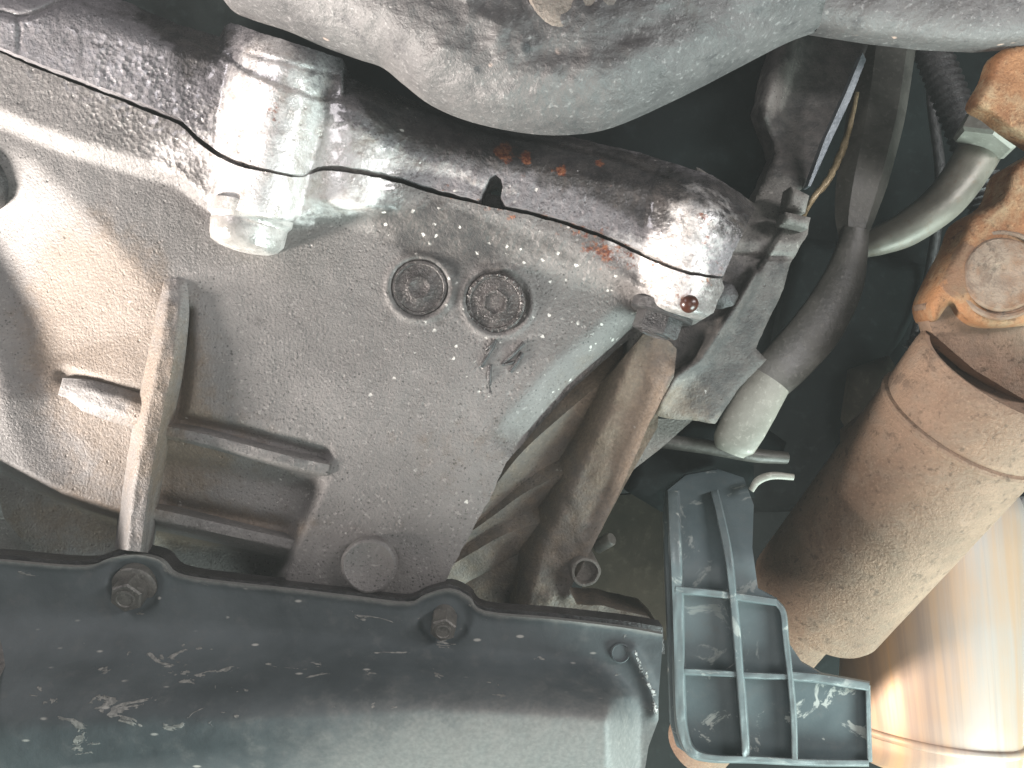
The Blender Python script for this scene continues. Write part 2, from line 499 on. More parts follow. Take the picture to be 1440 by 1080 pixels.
m_pipe = simple('galvanised_pipe', (0.125, 0.117, 0.095), (0.22, 0.207, 0.172), 0.45, 0.2, 35, 0.3, 0.5, (0.16, 0.11, 0.07))
m_shiny = simple('pale_oily_aluminium', (0.36, 0.34, 0.32), (0.72, 0.69, 0.66), 0.28, 0.4, 70, 0.5, 0.6, (0.14, 0.11, 0.09))
m_shield = simple('daylight_white_metal', (0.70, 0.70, 0.68), (0.82, 0.82, 0.80), 0.5, 0.1, 30, 0.2)  # whitened to paint blown-out daylight beside the exhaust can
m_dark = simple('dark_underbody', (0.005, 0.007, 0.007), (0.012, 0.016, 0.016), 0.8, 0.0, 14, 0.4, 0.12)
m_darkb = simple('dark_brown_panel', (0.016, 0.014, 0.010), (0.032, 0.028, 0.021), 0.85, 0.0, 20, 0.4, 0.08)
m_rubber = simple('black_grimy_rubber', (0.018, 0.016, 0.017), (0.05, 0.046, 0.045), 0.4, 0.0, 160, 0.8, 0.6)
m_strip = simple('blue_grey_strip', (0.10, 0.115, 0.13), (0.19, 0.205, 0.22), 0.4, 0.3, 80, 0.2)
m_wire = simple('golden_wire_loom', (0.20, 0.15, 0.08), (0.42, 0.33, 0.2), 0.4, 0.2, 90, 0.3)
m_sidewall = cast_material('cast_side_flange', (0.10, 0.093, 0.084), (0.20, 0.187, 0.17))
def drop_material():
    g = G('brown_oil_drop')
    m = g.done((0.045, 0.013, 0.007), 0.30, 0.0, None, 0.5)
    return m
m_drop = drop_material()
def cat_material():
    g = G('heat_tinted_stainless')
    v = g.mapped((1.0, 0.02, 0.02))
    s1 = g.noise(55, 5, 0.7, v); s2 = g.noise(190, 4, 0.7, v); n = g.noise(14, 4)  # vertical streaks paint golden reflections into the colour over the heat tint
    t = g.rng(g.math('ADD', s1, g.math('MULTIPLY', g.math('SUBTRACT', n, 0.5), 0.5)), 0.3, 0.7)
    col = g.mix(t, (0.40, 0.38, 0.37), (0.50, 0.34, 0.23))
    col = g.mix(g.rng(s2, 0.50, 0.75, 0, 0.45), col, (0.26, 0.21, 0.20))
    col = g.mix(g.rng(s1, 0.60, 0.74, 0, 0.8), col, (0.68, 0.42, 0.20))
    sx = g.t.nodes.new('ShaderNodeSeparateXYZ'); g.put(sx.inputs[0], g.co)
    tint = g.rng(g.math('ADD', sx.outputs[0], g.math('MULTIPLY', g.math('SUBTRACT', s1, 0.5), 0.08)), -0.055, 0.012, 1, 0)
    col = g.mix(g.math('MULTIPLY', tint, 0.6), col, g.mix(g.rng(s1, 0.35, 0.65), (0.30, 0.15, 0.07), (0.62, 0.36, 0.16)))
    nor = g.bump(s2, 0.12, 0.0006)
    return g.done(col, g.rng(s2, 0.3, 0.7, 0.5, 0.62), 0.35, nor)
m_cat = cat_material()

# ------------------------------------------------------------------ the setting: floor pan of the vehicle above everything
def floor_pan():
    xs = np.linspace(-700, 2400, 63); ys = np.linspace(-700, 1900, 53)
    X, Y = np.meshgrid(xs, ys)
    z = 0.62 + 0.012 * np.sin((X * 0.8 + Y * 0.5) / 55.0) + 0.03 * np.sin(X / 330.0 + 1) + 0.00003 * np.abs(Y - 500)
    V = Parr(X.ravel(), Y.ravel(), z.ravel())
    ny, nx = X.shape; F = []
    for i in range(ny - 1):
        for j in range(nx - 1):
            a = i * nx + j
            F.append([a, a + nx, a + nx + 1, a + 1])
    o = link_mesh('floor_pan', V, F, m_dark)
    tag(o, kind='structure')
    o['label'] = 'dark ribbed floor pan of the vehicle above the drivetrain'
floor_pan()

# ------------------------------------------------------------------ transmission case
PART = [(-60, 45), (0, 70), (60, 95), (150, 130), (205, 152), (250, 170), (285, 202), (330, 228), (375, 240), (420, 247), (455, 237), (500, 240), (560, 253), (620, 271),
        (690, 287), (760, 303), (830, 325), (890, 350), (940, 374), (980, 386), (1016, 390)]
PART = [tuple(q) for q in spline(PART, 4)]
pxs = np.array([q[0] for q in PART]); pys = np.array([q[1] for q in PART])
def yline(x): return np.interp(x, pxs, pys)

def axis_d(x, y, A, B):
    A = np.array(A, float); B = np.array(B, float); L = np.hypot(*(B - A)); t = (B - A) / L
    along = (x - A[0]) * t[0] + (y - A[1]) * t[1]
    d = -(x - A[0]) * t[1] + (y - A[1]) * t[0]
    return along, d, L
def smax(a, b, k):
    hh = np.clip(0.5 + 0.5 * (a - b) / k, 0, 1)
    return b * (1 - hh) + a * hh + k * hh * (1 - hh)

def bosses(x, y, h0):
    # left bolt boss
    al, d, L = axis_d(x, y, (404, 55), (347, 345))
    r = np.interp(al, [0, 120, 250], [82, 80, 64])
    b = 27 * np.sqrt(np.clip(1 - (d / r) ** 2, 0, 1)) - 60 * ss(250, 262, al)
    h = smax(h0, np.where(np.abs(d) < r, b, -30), 5)
    # swelling beside it
    al, d, L = axis_d(x, y, (505, 120), (482, 315))
    b2 = 17 * (1 - (np.clip(np.abs(d) / 82, 0, 1)) ** 2) - 60 * ss(165, 215, al)
    h = smax(h, np.where(np.abs(d) < 82, b2, -30), 8)
    # right bolt boss
    al, d, L = axis_d(x, y, (1000, 230), (957, 452))
    r = np.interp(al, [0, 100, 222], [66, 66, 52])
    r = r * 1.22
    b3 = 22 * np.clip(1 - (d / r) ** 2, 0, 1) ** 0.8 - 60 * ss(203, 240, al) ** 2
    h = smax(h, np.where(np.abs(d) < r, b3, -30), 9)
    return h

FAC = [(-80, 100), (0, 182), (60, 225), (120, 285), (180, 350), (225, 405), (252, 450), (255, 560), (245, 640), (230, 760), (228, 900)]
CRE = [(-60, 200), (-10, 305), (20, 368), (58, 450), (84, 525), (96, 590), (128, 660), (172, 712), (190, 800), (190, 900)]
LOWEDGE = [(-60, 148), (0, 163), (100, 192), (200, 222), (262, 245), (300, 300)]
PADL = [(505, 560), (497, 600), (478, 640), (455, 690), (432, 740), (402, 805), (395, 900)]

def case_h(x, y, rough=True):
    x = np.asarray(x, float); y = np.asarray(y, float)
    s = y - yline(x)
    h = -6 * ((x - 560) / 500.0) ** 2 * (x > 560) - 5 * np.clip((y - 500) / 300.0, 0, 2) ** 2
    # raised joint flange
    fl = np.interp(x, [0, 300, 520, 600, 850, 1000], [5, 7, 11, 7, 9, 12])
    wl = np.interp(x, [0, 100, 250, 420, 520, 700, 850, 1000], [96, 96, 82, 66, 55, 45, 60, 60])
    so = np.interp(x, [0, 260, 420, 560, 800, 900], [20, 14, 10, 45, 40, 10])
    h = h + fl * (1 - ss(wl - so, wl + so, s))
    h = bosses(x, y, h)
    # hollowed flank on the left
    d, t, sd = dline(x, y, FAC)
    dl = np.where(sd > 0, d, 0) * (s > 0)
    fa = 0.20 * (np.sqrt(dl * dl + 30 ** 2) - 30)
    fa = fa * np.interp(y, [100, 300, 560, 700], [0.9, 1.1, 0.32, 0.2]) * ss(105, 150, s)
    h = h - fa
    d, t, sd = dline(x, y, CRE)
    h = h + 0.55 * fa * ss(0, 90, np.where(sd > 0, d, 0))
    d, t, sd = dline(x, y, [(960, 452), (893, 462), (862, 490), (800, 545), (740, 612), (716, 645)])
    h = h - 15 * np.clip(1 - d / 46.0, 0, 1) ** 2 * (1 - ss(0.86, 1.0, t)) * ss(0.05, 0.2, t)
    # worn seats round the two plugs
    for cx, cy, r in ((590, 405, 42), (700, 424, 46)):
        d = np.hypot(x - cx, y - cy)
        h = h + 0.9 * np.exp(-((d - r - 3) / 4.0) ** 2) - 1.0 * (1 - ss(r - 4, r, d))
    # rib pockets
    d, t, sd = dline(x, y, PADL)
    left = np.where(sd > 0, d, -d)
    h = h - 9 * ss(-4, 22, left) * ss(590, 660, y + 0.12 * (x - 300) * 0 ) * ss(180, 240, x) * ss(0, 40, y - (615 + 0.2 * (x - 240)))
    for q, w, a in (([(90, 528), (130, 540), (200, 562)], 10, 3), ([(262, 594), (330, 608), (400, 626), (452, 640)], 10, 6), ([(262, 440), (262, 500), (252, 570), (244, 600)], 9, 5), ([(232, 708), (300, 722), (400, 742)], 12, 5)):
        d, t, sd = dline(x, y, q)
        h = h - a * np.exp(-(d / w) ** 2)
    yc = np.interp(x, [0, 90, 175, 210, 410], [640, 686, 714, 726, 768])
    h = h - 34 * ss(4, 26, y - yc) * ss(-2, 20, left)
    if rough:
        h = h + 0.5 * fbm(x, y, 60) + 0.12 * fbm(x, y, 11)
        # crusty flange
        cr = (1 - ss(60, 110, s)) * np.interp(x, [0, 120, 200, 300, 340, 560, 800, 1000], [0.2, 0.5, 1, 0.6, 0.1, 0.3, 0.9, 0.9])
        h = h + cr * 0.9 * np.abs(vnoise(x, y, 7.5))
    return h

def blob(x, y, cx, cy, rx, ry, rot=0.0):
    c, s_ = math.cos(rot), math.sin(rot)
    u = (x - cx) * c + (y - cy) * s_; v = -(x - cx) * s_ + (y - cy) * c
    return np.exp(-(u / rx) ** 2 - (v / ry) ** 2)

def a_wet(x, y):
    s = y - yline(x)
    w = 0.85 * np.exp(-(np.clip(s, 0, None) / 55.0) ** 2) * np.interp(x, [0, 150, 290, 560, 640, 760, 900], [0.45, 0.55, 1, 0.9, 0.6, 0.8, 1.1])
    w = np.maximum(w, 0.9 * blob(x, y, 385, 200, 100, 190)); w = np.maximum(w, 1.0 * blob(x, y, 970, 350, 80, 110))
    w = np.maximum(w, 0.42 * np.exp(-(np.clip(-s, 0, None) / 160.0) ** 2) * (s < 0) * ss(200, 500, x))
    return w
def a_pale(x, y):
    s = y - yline(x)
    p = 1.15 * blob(x, y, 375, 205, 85, 170, 0.15) + 1.05 * blob(x, y, 490, 245, 62, 65)  # highlights on the bosses painted in with the pale metal
    p = p + 0.65 * blob(x, y, 960, 390, 60, 75) + 0.5 * blob(x, y, 880, 355, 90, 35, 0.4) + 0.55 * blob(x, y, 640, 245, 150, 22, 0.25)
    p = p + 0.5 * blob(x, y, 990, 290, 70, 70) + 0.45 * blob(x, y, 230, 215, 60, 45) + 0.34 * blob(x, y, 110, 90, 170, 75, 0.35) 
    al, d, L = axis_d(x, y, (404, 55), (347, 345))
    return p * (1 - 0.95 * ss(248, 262, al) * (x < 445)) * (1 - 0.9 * ss(300, 325, y) * (x >= 445) * (x < 600))
def a_soot_and_shade(x, y):
    s = y - yline(x)
    k = 0.88 * np.exp(-((s + 90) / 55.0) ** 2) * ss(490, 540, x) + 0.8 * blob(x, y, 590, 320, 120, 40, 0.3)
    k = k + 0.4 * np.exp(-((s - 40) / 40.0) ** 2) * ss(560, 620, x) * (1 - ss(800, 850, x)) + 0.42 * blob(x, y, 420, 440, 160, 80) + 0.30 * blob(x, y, 270, 110, 60, 60) + 0.62 * blob(x, y, 590, 405, 58, 58) + 0.62 * blob(x, y, 697, 426, 58, 58)
    k = k + 0.7 * blob(x, y, 290, 60, 70, 60) + 0.9 * blob(x, y, 540, 135, 70, 30, 0.35) + 0.7 * blob(x, y, 220, 25, 90, 22, 0.35) + 0.35 * blob(x, y, 900, 250, 120, 50, 0.3)  # paints the shade of the gap under the sump onto the flange
    k = k - 0.6 * blob(x, y, 375, 215, 90, 130) - 0.6 * blob(x, y, 490, 245, 50, 50)
    return k
def a_rust(x, y):
    r = 0.30 * np.exp(-((y - yline(x) + 70) / 60.0) ** 2) * ss(520, 640, x) + 0.75 * blob(x, y, 710, 212, 13, 12) + 0.62 * blob(x, y, 741, 222, 8, 10) + 0.6 * blob(x, y, 790, 240, 8, 10) + 0.55 * blob(x, y, 845, 230, 9, 8)
    s = y - yline(x)
    r = r + 0.36 * np.exp(-((s - 4) / 26.0) ** 2) * ss(540, 640, x) + 0.42 * blob(x, y, 850, 370, 60, 30, 0.4) + 0.48 * blob(x, y, 385, 165, 25, 32) + 0.3 * blob(x, y, 340, 330, 50, 20)
    r = r + 0.22 * blob(x, y, 985, 320, 30, 40) + 0.65 * blob(x, y, 966, 424, 19, 17)
    return r
def a_dirt(x, y):
    k = 0.9 * blob(x, y, 160, 520, 120, 120) + 0.75 * blob(x, y, 120, 400, 100, 120) + 0.5 * blob(x, y, 215, 600, 90, 160) + 0.35 * blob(x, y, 640, 640, 160, 100) + 0.35 * blob(x, y, 840, 520, 110, 60)
    k = k + 0.4 * blob(x, y, 320, 640, 120, 60) + 0.9 * blob(x, y, 300, 745, 140, 30) + 0.55 * blob(x, y, 60, 730, 120, 60)
    return k
def a_spots(x, y):
    return 0.75 * blob(x, y, 740, 420, 150, 110) + 0.5 * blob(x, y, 690, 330, 180, 40, 0.25) + 0.5 * blob(x, y, 640, 500, 80, 40) + 0.3
def a_crust(x, y):
    s = y - yline(x)
    return np.clip((1 - ss(60, 110, np.abs(s))) * np.interp(x, [0, 100, 180, 280, 330, 470, 520, 900, 1000], [0.35, 0.6, 1, 1, 0.1, 0.1, 0.35, 0.45, 0.5]), 0, 1)
AT = dict(crust=a_crust, wet=a_wet, pale=a_pale, soot_and_shade=a_soot_and_shade, rust=a_rust, dirt=a_dirt, spots=a_spots)

case = thing('transmission_case', H(450, 520, 0), 'large grey cast housing with ribs, two round plugs and an oily bolted joint', 'gearbox')
lower_pts = [(q[0], q[1] + np.interp(q[0], [0, 200, 330, 380, 420, 440, 520, 700, 900, 1000], [4, 5, 4, 2.4, 2, 3.4, 4.4, 4, 4.2, 2])) for q in PART]
case_poly = lower_pts + [(1018, 405), (1003, 440), (975, 456), (930, 452), (905, 448), (893, 470), (862, 497), (800, 552), (745, 612), (712, 650), (688, 702), (655, 762), (618, 832), (600, 870), (-60, 870)]
relief('body', case_poly, case_h, m_case, case, step=4.2, thick=22, attrs=AT, jag=0.9)
base = lambda x, y: case_h(x, y, False)
RA = dict(dirt=lambda x, y: 0.15 + 0.6 * blob(x, y, 215, 560, 60, 200), soot_and_shade=lambda x, y: 0.0 * x, pale=lambda x, y: 0.15 * blob(x, y, 215, 640, 20, 120))
ridge('rib', [(247, 392), (243, 440), (231, 520), (214, 600), (200, 680), (188, 775)], [36, 52, 60, 62, 60, 54], [0.5, 5, 9, 13, 17, 21], lambda x, y: base(x + 24, y) * 0 - 5 * ss(400, 700, y), m_case, case, attrs=RA, sink=24)
ridge('rib', [(84, 546), (120, 556), (165, 570), (215, 585)], [34, 50, 56, 56], [0.8, 3.2, 4.5, 5], lambda x, y: base(x, y), m_case, case, attrs=RA)
ridge('rib', [(225, 604), (290, 618), (360, 636), (415, 650), (462, 660)], [38, 40, 40, 40, 38], [11, 12, 12, 11, 9], lambda x, y: np.full_like(x, -9.0), m_case, case, attrs=RA)
ridge('rib', [(84, 676), (120, 690), (160, 704), (205, 716)], [36, 42, 42, 42], [9, 12, 12, 12], lambda x, y: np.full_like(x, -26.0), m_case, case, attrs=RA)
ridge('rib', [(195, 718), (260, 732), (330, 748), (420, 768)], [44, 44, 42, 40], [22, 20, 18, 14], lambda x, y: np.full_like(x, -22.0), m_case, case, attrs=RA)

# threaded plugs with square/hex drive sockets
def plug(cx, cy, r, tilt, proud, sock):
    h0 = float(base(np.array([cx]), np.array([cy]))[0])
    mm = r / FPX * Z0 * 1000
    ax = np.array([tilt[0], tilt[1], 1.0])
    org = H(cx, cy, h0)
    prof = [(mm, -6), (mm, proud - 0.7), (mm * 0.95, proud), (mm * 0.86, proud + 0.1), (mm * 0.83, proud - 0.35), (mm * 0.62, proud - 0.25), (mm * 0.50, proud - 0.1)]
    if sock: prof += [(mm * 0.40, proud - 0.2)]
    else: prof += [(mm * 0.40, proud + 0.3), (mm * 0.34, proud + 0.35), (mm * 0.26, proud - 0.3), (0.1, proud - 0.5)]
    o = lathe('plug', prof, org, ax, m_plug, case, 44, True, 40, 0.01)
    if sock:
        lathe('socket', [(mm * 0.47, proud - 0.3), (mm * 0.46, proud + 0.55), (mm * 0.38, proud + 0.5), (mm * 0.34, proud - 4.5), (0.2, proud - 4.8)], org, ax, m_plug, o, 6, False, None, 0, 0.4)
        # knurled rim: short staked notches round the edge
        for k in range(22):
            an = 2 * math.pi * k / 22
            a, u, w = frame(ax)
            p = org + (a * (proud - 0.1) + (u * math.cos(an) + w * math.sin(an)) * mm * 0.93) / 1000
            lathe('staking', [(0.75, -1), (0.7, 0.15), (0.4, 0.4), (0.05, 0.45)], p, ax, m_plug, o, 7)
    return o
plug(590, 405, 40, (0.02, -0.02), 1.0, False)
plug(697, 426, 42, (-0.10, -0.10), 2.4, True)

# cast-in numerals 1 4 with a pointer stroke
def stroke(pts, w, h=1.5):
    w = w * 1.35
    ridge('cast_mark', pts, [w] * len(pts), [h * 0.6] + [h] * max(1, len(pts) - 2) + [h * 0.6] if len(pts) > 2 else [h, h], lambda x, y: base(x, y) - 0.1, m_rubber, case, sink=2, n=5, k=4)
stroke([(697, 478), (688, 496), (676, 516)], 6)
stroke([(697, 478), (690, 486), (683, 492)], 5)
stroke([(690, 512), (688, 530), (690, 552)], 6, 0.7)
stroke([(737, 482), (722, 498), (706, 513)], 6)
stroke([(706, 512), (716, 511), (728, 508)], 5)
stroke([(735, 496), (726, 510), (717, 523)], 6)

# big round core plug above the pan joint
lathe('core_plug', [(11.6, -8), (11.6, 5.4), (11.0, 6.2), (10.2, 6.4), (9.8, 6.1), (0.1, 6.2)], H(522, 790, -6), (0.02, -0.10, 1), m_case, case, 44, True, 40, 0.012)

# bolt heads at the two bosses
def hex_bolt(name, org, axis, r, mat, parent, length=7.0, washer=True, phase=0.3):
    if washer:
        b = lathe(name, [(r * 1.35, -3), (r * 1.35, 0.8), (r * 1.25, 1.4), (r * 1.0, 1.5)], org, axis, mat, parent, 36, True, 40, 0.01)
    else:
        b = lathe(name, [(r * 0.9, -3), (r * 0.9, 0.5)], org, axis, mat, parent, 24)
    hx = lathe('bolt_head', [(r, 0.5), (r, length - 0.8), (r * 0.9, length)], org, axis, mat, b, 6, False, None, 0, phase)
    lathe('bolt_tip', [(r * 0.62, length - 0.5), (r * 0.62, length + 0.7), (r * 0.5, length + 0.9), (r * 0.45, length + 0.4)], org, axis, mat, b, 24)
    return b
bd = H(347, 345, 9) - H(404, 55, 9); bd /= np.linalg.norm(bd)
lathe('bolt', [(16.2, -4), (16.2, 1), (15.0, 2.0), (14.6, 3.0), (14.9, 3.6), (14.4, 9), (13.0, 11.5), (10, 13.0), (5, 13.8), (0.1, 14)], H(353, 306, 9), bd, m_shiny, case, 40, True, 40, 0.02)
bd2 = H(925, 470, 5) - H(957, 380, 5); bd2 /= np.linalg.norm(bd2)
bb = hex_bolt('bolt', H(930, 440, 3), bd2, 9.6, m_rubber, case, 9.0, True)
lathe('grommet', [(5.5, -6), (5.5, 2), (4.8, 4), (3, 5), (0.1, 5.4)], H(1016, 415, 4), (0.1, -0.15, 1), m_rubber, case, 28, True, 50, 0.05)
# oil hanging from the right boss
lathe('oil_drop', [(0.1, -2.5), (2.8, -1.5), (3.6, 0), (3.4, 1.2), (2.4, 2.4), (1.0, 3.1), (0.1, 3.2)], H(969, 427, float(base(np.array([969.]), np.array([427.]))[0]) + 0.3), (0.1, -0.5, 0.9), m_drop, case, 28, True, 80)

# side flange and lower gusset to the right of the joint
def side_h(x, y):
    h = np.interp(y, [40, 150, 280, 340, 420, 600], [-60, -50, -22, -8, -12, -20]) - 0.06 * np.clip(x - 1060, -60, 100)
    d, t, s = dline(x, y, [(1024, 359), (1060, 361), (1118, 362)])
    h = h - 3.0 * np.exp(-(d / 3.0) ** 2)
    d, t, s = dline(x, y, [(1062, 385), (1035, 430), (1008, 470), (985, 505), (950, 530), (930, 565)])
    h = h + 5 * np.exp(-(d / 10.0) ** 2) - 5 * ss(0, 10, np.where(s > 0, d, 0))
    d, t, s = dline(x, y, [(1110, 50), (1085, 130), (1075, 160)])
    h = h + 14 * np.exp(-(d / 22.0) ** 2)
    return h + 0.5 * fbm(x, y, 40) + 0.3 * fbm(x, y, 10)
SAT = dict(soot_and_shade=lambda x, y: 1.05 * (1 - ss(215, 300, y + 0.35 * (1120 - x))) + 0.5 * blob(x, y, 970, 480, 40, 40) + 0.25 * blob(x, y, 1060, 300, 60, 50) + 1.2 * blob(x, y, 1040, 490, 85, 120) + 0.3 * blob(x, y, 1090, 380, 50, 60) - 0.9 * blob(x, y, 1095, 120, 24, 50, 0.4),
           dirt=lambda x, y: 0.75 * blob(x, y, 960, 570, 80, 40) + 0.3 * blob(x, y, 1050, 450, 60, 100), spots=lambda x, y: 0.2 + 0 * x, wet=lambda x, y: 0.7 * blob(x, y, 1010, 300, 50, 50), pale=lambda x, y: 0.28 * blob(x, y, 1080, 330, 60, 50))
side_poly = [(980, 235), (1060, 285), (1092, 215), (1068, 150), (1095, 30), (1230, 30), (1214, 90), (1180, 170), (1145, 250), (1108, 285), (1138, 312), (1136, 330), (1112, 370), (1100, 410), (1078, 455), (1064, 490), (1078, 505), (1040, 545), (1005, 596), (925, 586), (870, 560), (890, 440), (960, 400)]
relief('side_flange', side_poly, side_h, m_sidewall, case, step=4.5, thick=14, attrs=SAT, jag=1.2, edge_r=8, edge_h=2)
relief('lug', [(1112, 262), (1138, 275), (1132, 300), (1106, 292)], lambda x, y: -10 + 0 * x, m_sidewall, case, step=5, thick=10, edge_r=5, edge_h=2)
relief('lug', [(1104, 298), (1140, 306), (1136, 322), (1100, 314)], lambda x, y: -5 + 0 * x, m_sidewall, case, step=5, thick=10, edge_r=5, edge_h=2)

# webs of the rear half of the case
pocket_h = lambda x, y: -40 + 0.05 * (x - 700) + 1.5 * fbm(x, y, 40)
RW = dict(dirt=lambda x, y: 0.45 + 0.45 * blob(x, y, 870, 580, 60, 120) + 0 * x, spots=lambda x, y: 0.3 + 0 * x, pale=lambda x, y: 0.0 * x, soot_and_shade=lambda x, y: 0.35 * blob(x, y, 860, 690, 35, 110, 0.45) + 0.05 + 0 * x)
relief('pocket_wall', [(930, 470), (925, 600), (880, 680), (800, 830), (760, 870), (590, 880), (650, 740), (720, 610), (800, 540)], pocket_h, m_rear, case, step=9, thick=8, attrs=RW)
relief('gusset', [(900, 588), (975, 590), (930, 630), (876, 672), (862, 660)], lambda x, y: -34 - 0.05 * (x - 900), m_sidewall, case, step=7, thick=5, attrs=dict(dirt=lambda x, y: 0.3 + 0 * x))
def leg_h(x, y):
    d, t, s = dline(x, y, [(925, 490), (885, 590), (838, 690), (790, 790), (775, 860)])
    d2, t2, s2 = dline(x, y, [(948, 520), (915, 592), (872, 690), (832, 772), (800, 835)])
    dl = np.where(s > 0, d, 0)
    h = -12 - 14 * t - 24 * ss(26, 90, dl) + 5 * np.exp(-(d2 / 9.0) ** 2)
    return h + 2.4 * fbm(x, y, 46) + 0.5 * fbm(x, y, 9)
leg_poly = [tuple(q) for q in spline([(905, 470), (862, 520), (800, 590), (765, 650), (745, 700), (715, 740), (700, 790), (700, 830), (705, 868)], 4)] + [(930, 886), (912, 868), (850, 852), (812, 850), (800, 830), (832, 772), (872, 690), (915, 592), (948, 530), (952, 490), (930, 470)]
relief('web', leg_poly, leg_h, m_rear, case, step=4.5, thick=30, attrs=RW, jag=0.8)
ridge('web', [(905, 490), (850, 535), (790, 585), (735, 635), (690, 690), (640, 745)], [90, 104, 108, 100, 90], [10, 13, 14, 13, 12], lambda x, y: np.full_like(x, -38.0), m_rear, case, attrs=RW, sink=8, rgh=(1.8, 30), prof=lambda us: (1 - np.abs(us)) ** 0.9)
ridge('web', [(822, 655), (780, 672), (735, 695), (690, 728), (630, 770)], [56, 66, 66, 60], [9, 12, 12, 10], lambda x, y: np.full_like(x, -39.0), m_rear, case, attrs=RW, sink=8, rgh=(1.8, 30), prof=lambda us: (1 - np.abs(us)) ** 0.9)
ridge('web', [(800, 720), (760, 735), (710, 752), (668, 775), (610, 810)], [66, 76, 76, 66], [7, 10, 10, 8], lambda x, y: np.full_like(x, -40.0), m_rear, case, attrs=RW, sink=8, rgh=(1.8, 30), prof=lambda us: (1 - np.abs(us)) ** 0.9)
lathe('bolt_boss', [(6.6, -14), (6.6, 1.0), (6.2, 1.6), (5.3, 1.7), (5.0, 1.1), (4.9, -1.5), (0.1, -1.6)], H(823, 803, -20), (0.05, -0.1, 1), m_rear, case, 36, True, 40, 0.02)
lathe('stud', [(3.2, -6), (3.2, 3), (2.6, 4)], H(852, 762, -36), (0.6, 0.5, 0.6), m_arm, case, 16)

# ------------------------------------------------------------------ engine block side of the joint
block = thing('engine_block', H(560, 160, 8), 'oily black engine block flange with a slot above the joint line', 'engine')
upper_pts = [(q[0], q[1] - np.interp(q[0], [0, 200, 330, 380, 420, 440, 520, 700, 900, 1000], [4, 5, 4, 2.4, 2, 3.4, 4.4, 4, 4.2, 2])) for q in PART]
notch = [(672, 281), (677, 276), (683, 258), (688, 249), (696, 246), (704, 251), (707, 262), (705, 276), (711, 288)]
up2 = [q for q in upper_pts if q[0] < 671] + notch + [q for q in upper_pts if q[0] > 712]
TOP = [(1062, 292), (1040, 270), (1000, 246), (960, 234), (900, 215), (800, 192), (700, 172), (640, 160), (560, 134), (510, 116), (484, 108), (482, 82), (430, 66), (380, 50), (325, 32), (316, 36), (308, 52), (250, 34), (180, 4), (120, -20), (-60, -40)]
GRV = [[(120, 5), (180, 22), (270, 55), (318, 78), (345, 98), (405, 124), (450, 137), (480, 138), (488, 124), (500, 117), (540, 128), (600, 152), (680, 182), (780, 202), (880, 224), (960, 258), (1010, 285), (1040, 296)],
       [(-60, 14), (0, 18), (25, 24), (60, 16), (100, -6)], [(24, 24), (27, 45), (28, 66)], [(330, 68), (370, 80), (430, 96), (480, 108)]]
def block_h(x, y):
    s = y - yline(x)
    h = np.interp(x, [0, 300, 520, 600, 850, 1000], [13, 13, 11, 9, 10, 12]) + 0 * y
    h = bosses(x, y, h)
    yt = np.interp(x, [q[0] for q in TOP[::-1]], [q[1] for q in TOP[::-1]])
    e = np.clip(1 - (y - yt) / np.interp(x, [0, 300, 480, 600, 1000], [70, 45, 45, 60, 60]), 0, 1)
    h = h - np.interp(x, [0, 300, 330, 470, 490, 1000], [10, 10, 6, 6, 20, 20]) * e ** 2
    g = 0
    for k, q in enumerate(GRV):
        d, t, sd = dline(x + 3 * fbm(x, y, 18), y + 3 * fbm(y, x, 18), q)
        h = h - (2.6, 2.4, 1.0, 1.2)[k] * np.exp(-(d / (2.6, 3.0, 2.0, 2.2)[k]) ** 2)
        if k == 0: h = h - 2.2 * ss(0, 5, np.where(sd < 0, d, 0))
    h = h + 0.5 * fbm(x, y, 50) + 0.3 * fbm(x, y, 11)
    h = h + 0.6 * np.abs(vnoise(x, y, 8)) * np.interp(x, [0, 150, 300, 330, 460, 500, 1000], [0.25, 0.6, 0.7, 0.1, 0.2, 0.9, 0.9])
    return h
relief('flange', up2 + TOP, block_h, m_block, block, step=3.6, thick=26, attrs=AT, jag=0.9)
# the dark inside of the joint and the wall behind the sump
relief('joint_face', [(q[0], q[1] - 14) for q in PART] + [(q[0], q[1] + 14) for q in PART[::-1]], lambda x, y: bosses(x, y, np.full_like(x, 6.0)) - 9, m_rubber, block, step=9, thick=4)
relief('block_wall', [(-60, -80), (1160, -80), (1150, 60), (1110, 200), (1075, 300), (1020, 300), (900, 260), (600, 180), (480, 140), (250, 90), (-60, 40)], lambda x, y: -70 + 3 * fbm(x, y, 60), m_dark, block, step=12, thick=5)
relief('gasket_lip', [(945, 381), (975, 390), (1012, 393), (1014, 399), (985, 397), (945, 386)], lambda x, y: bosses(x, y, np.full_like(x, 10.0)) - 0.6, m_rear, block, step=5, thick=3)

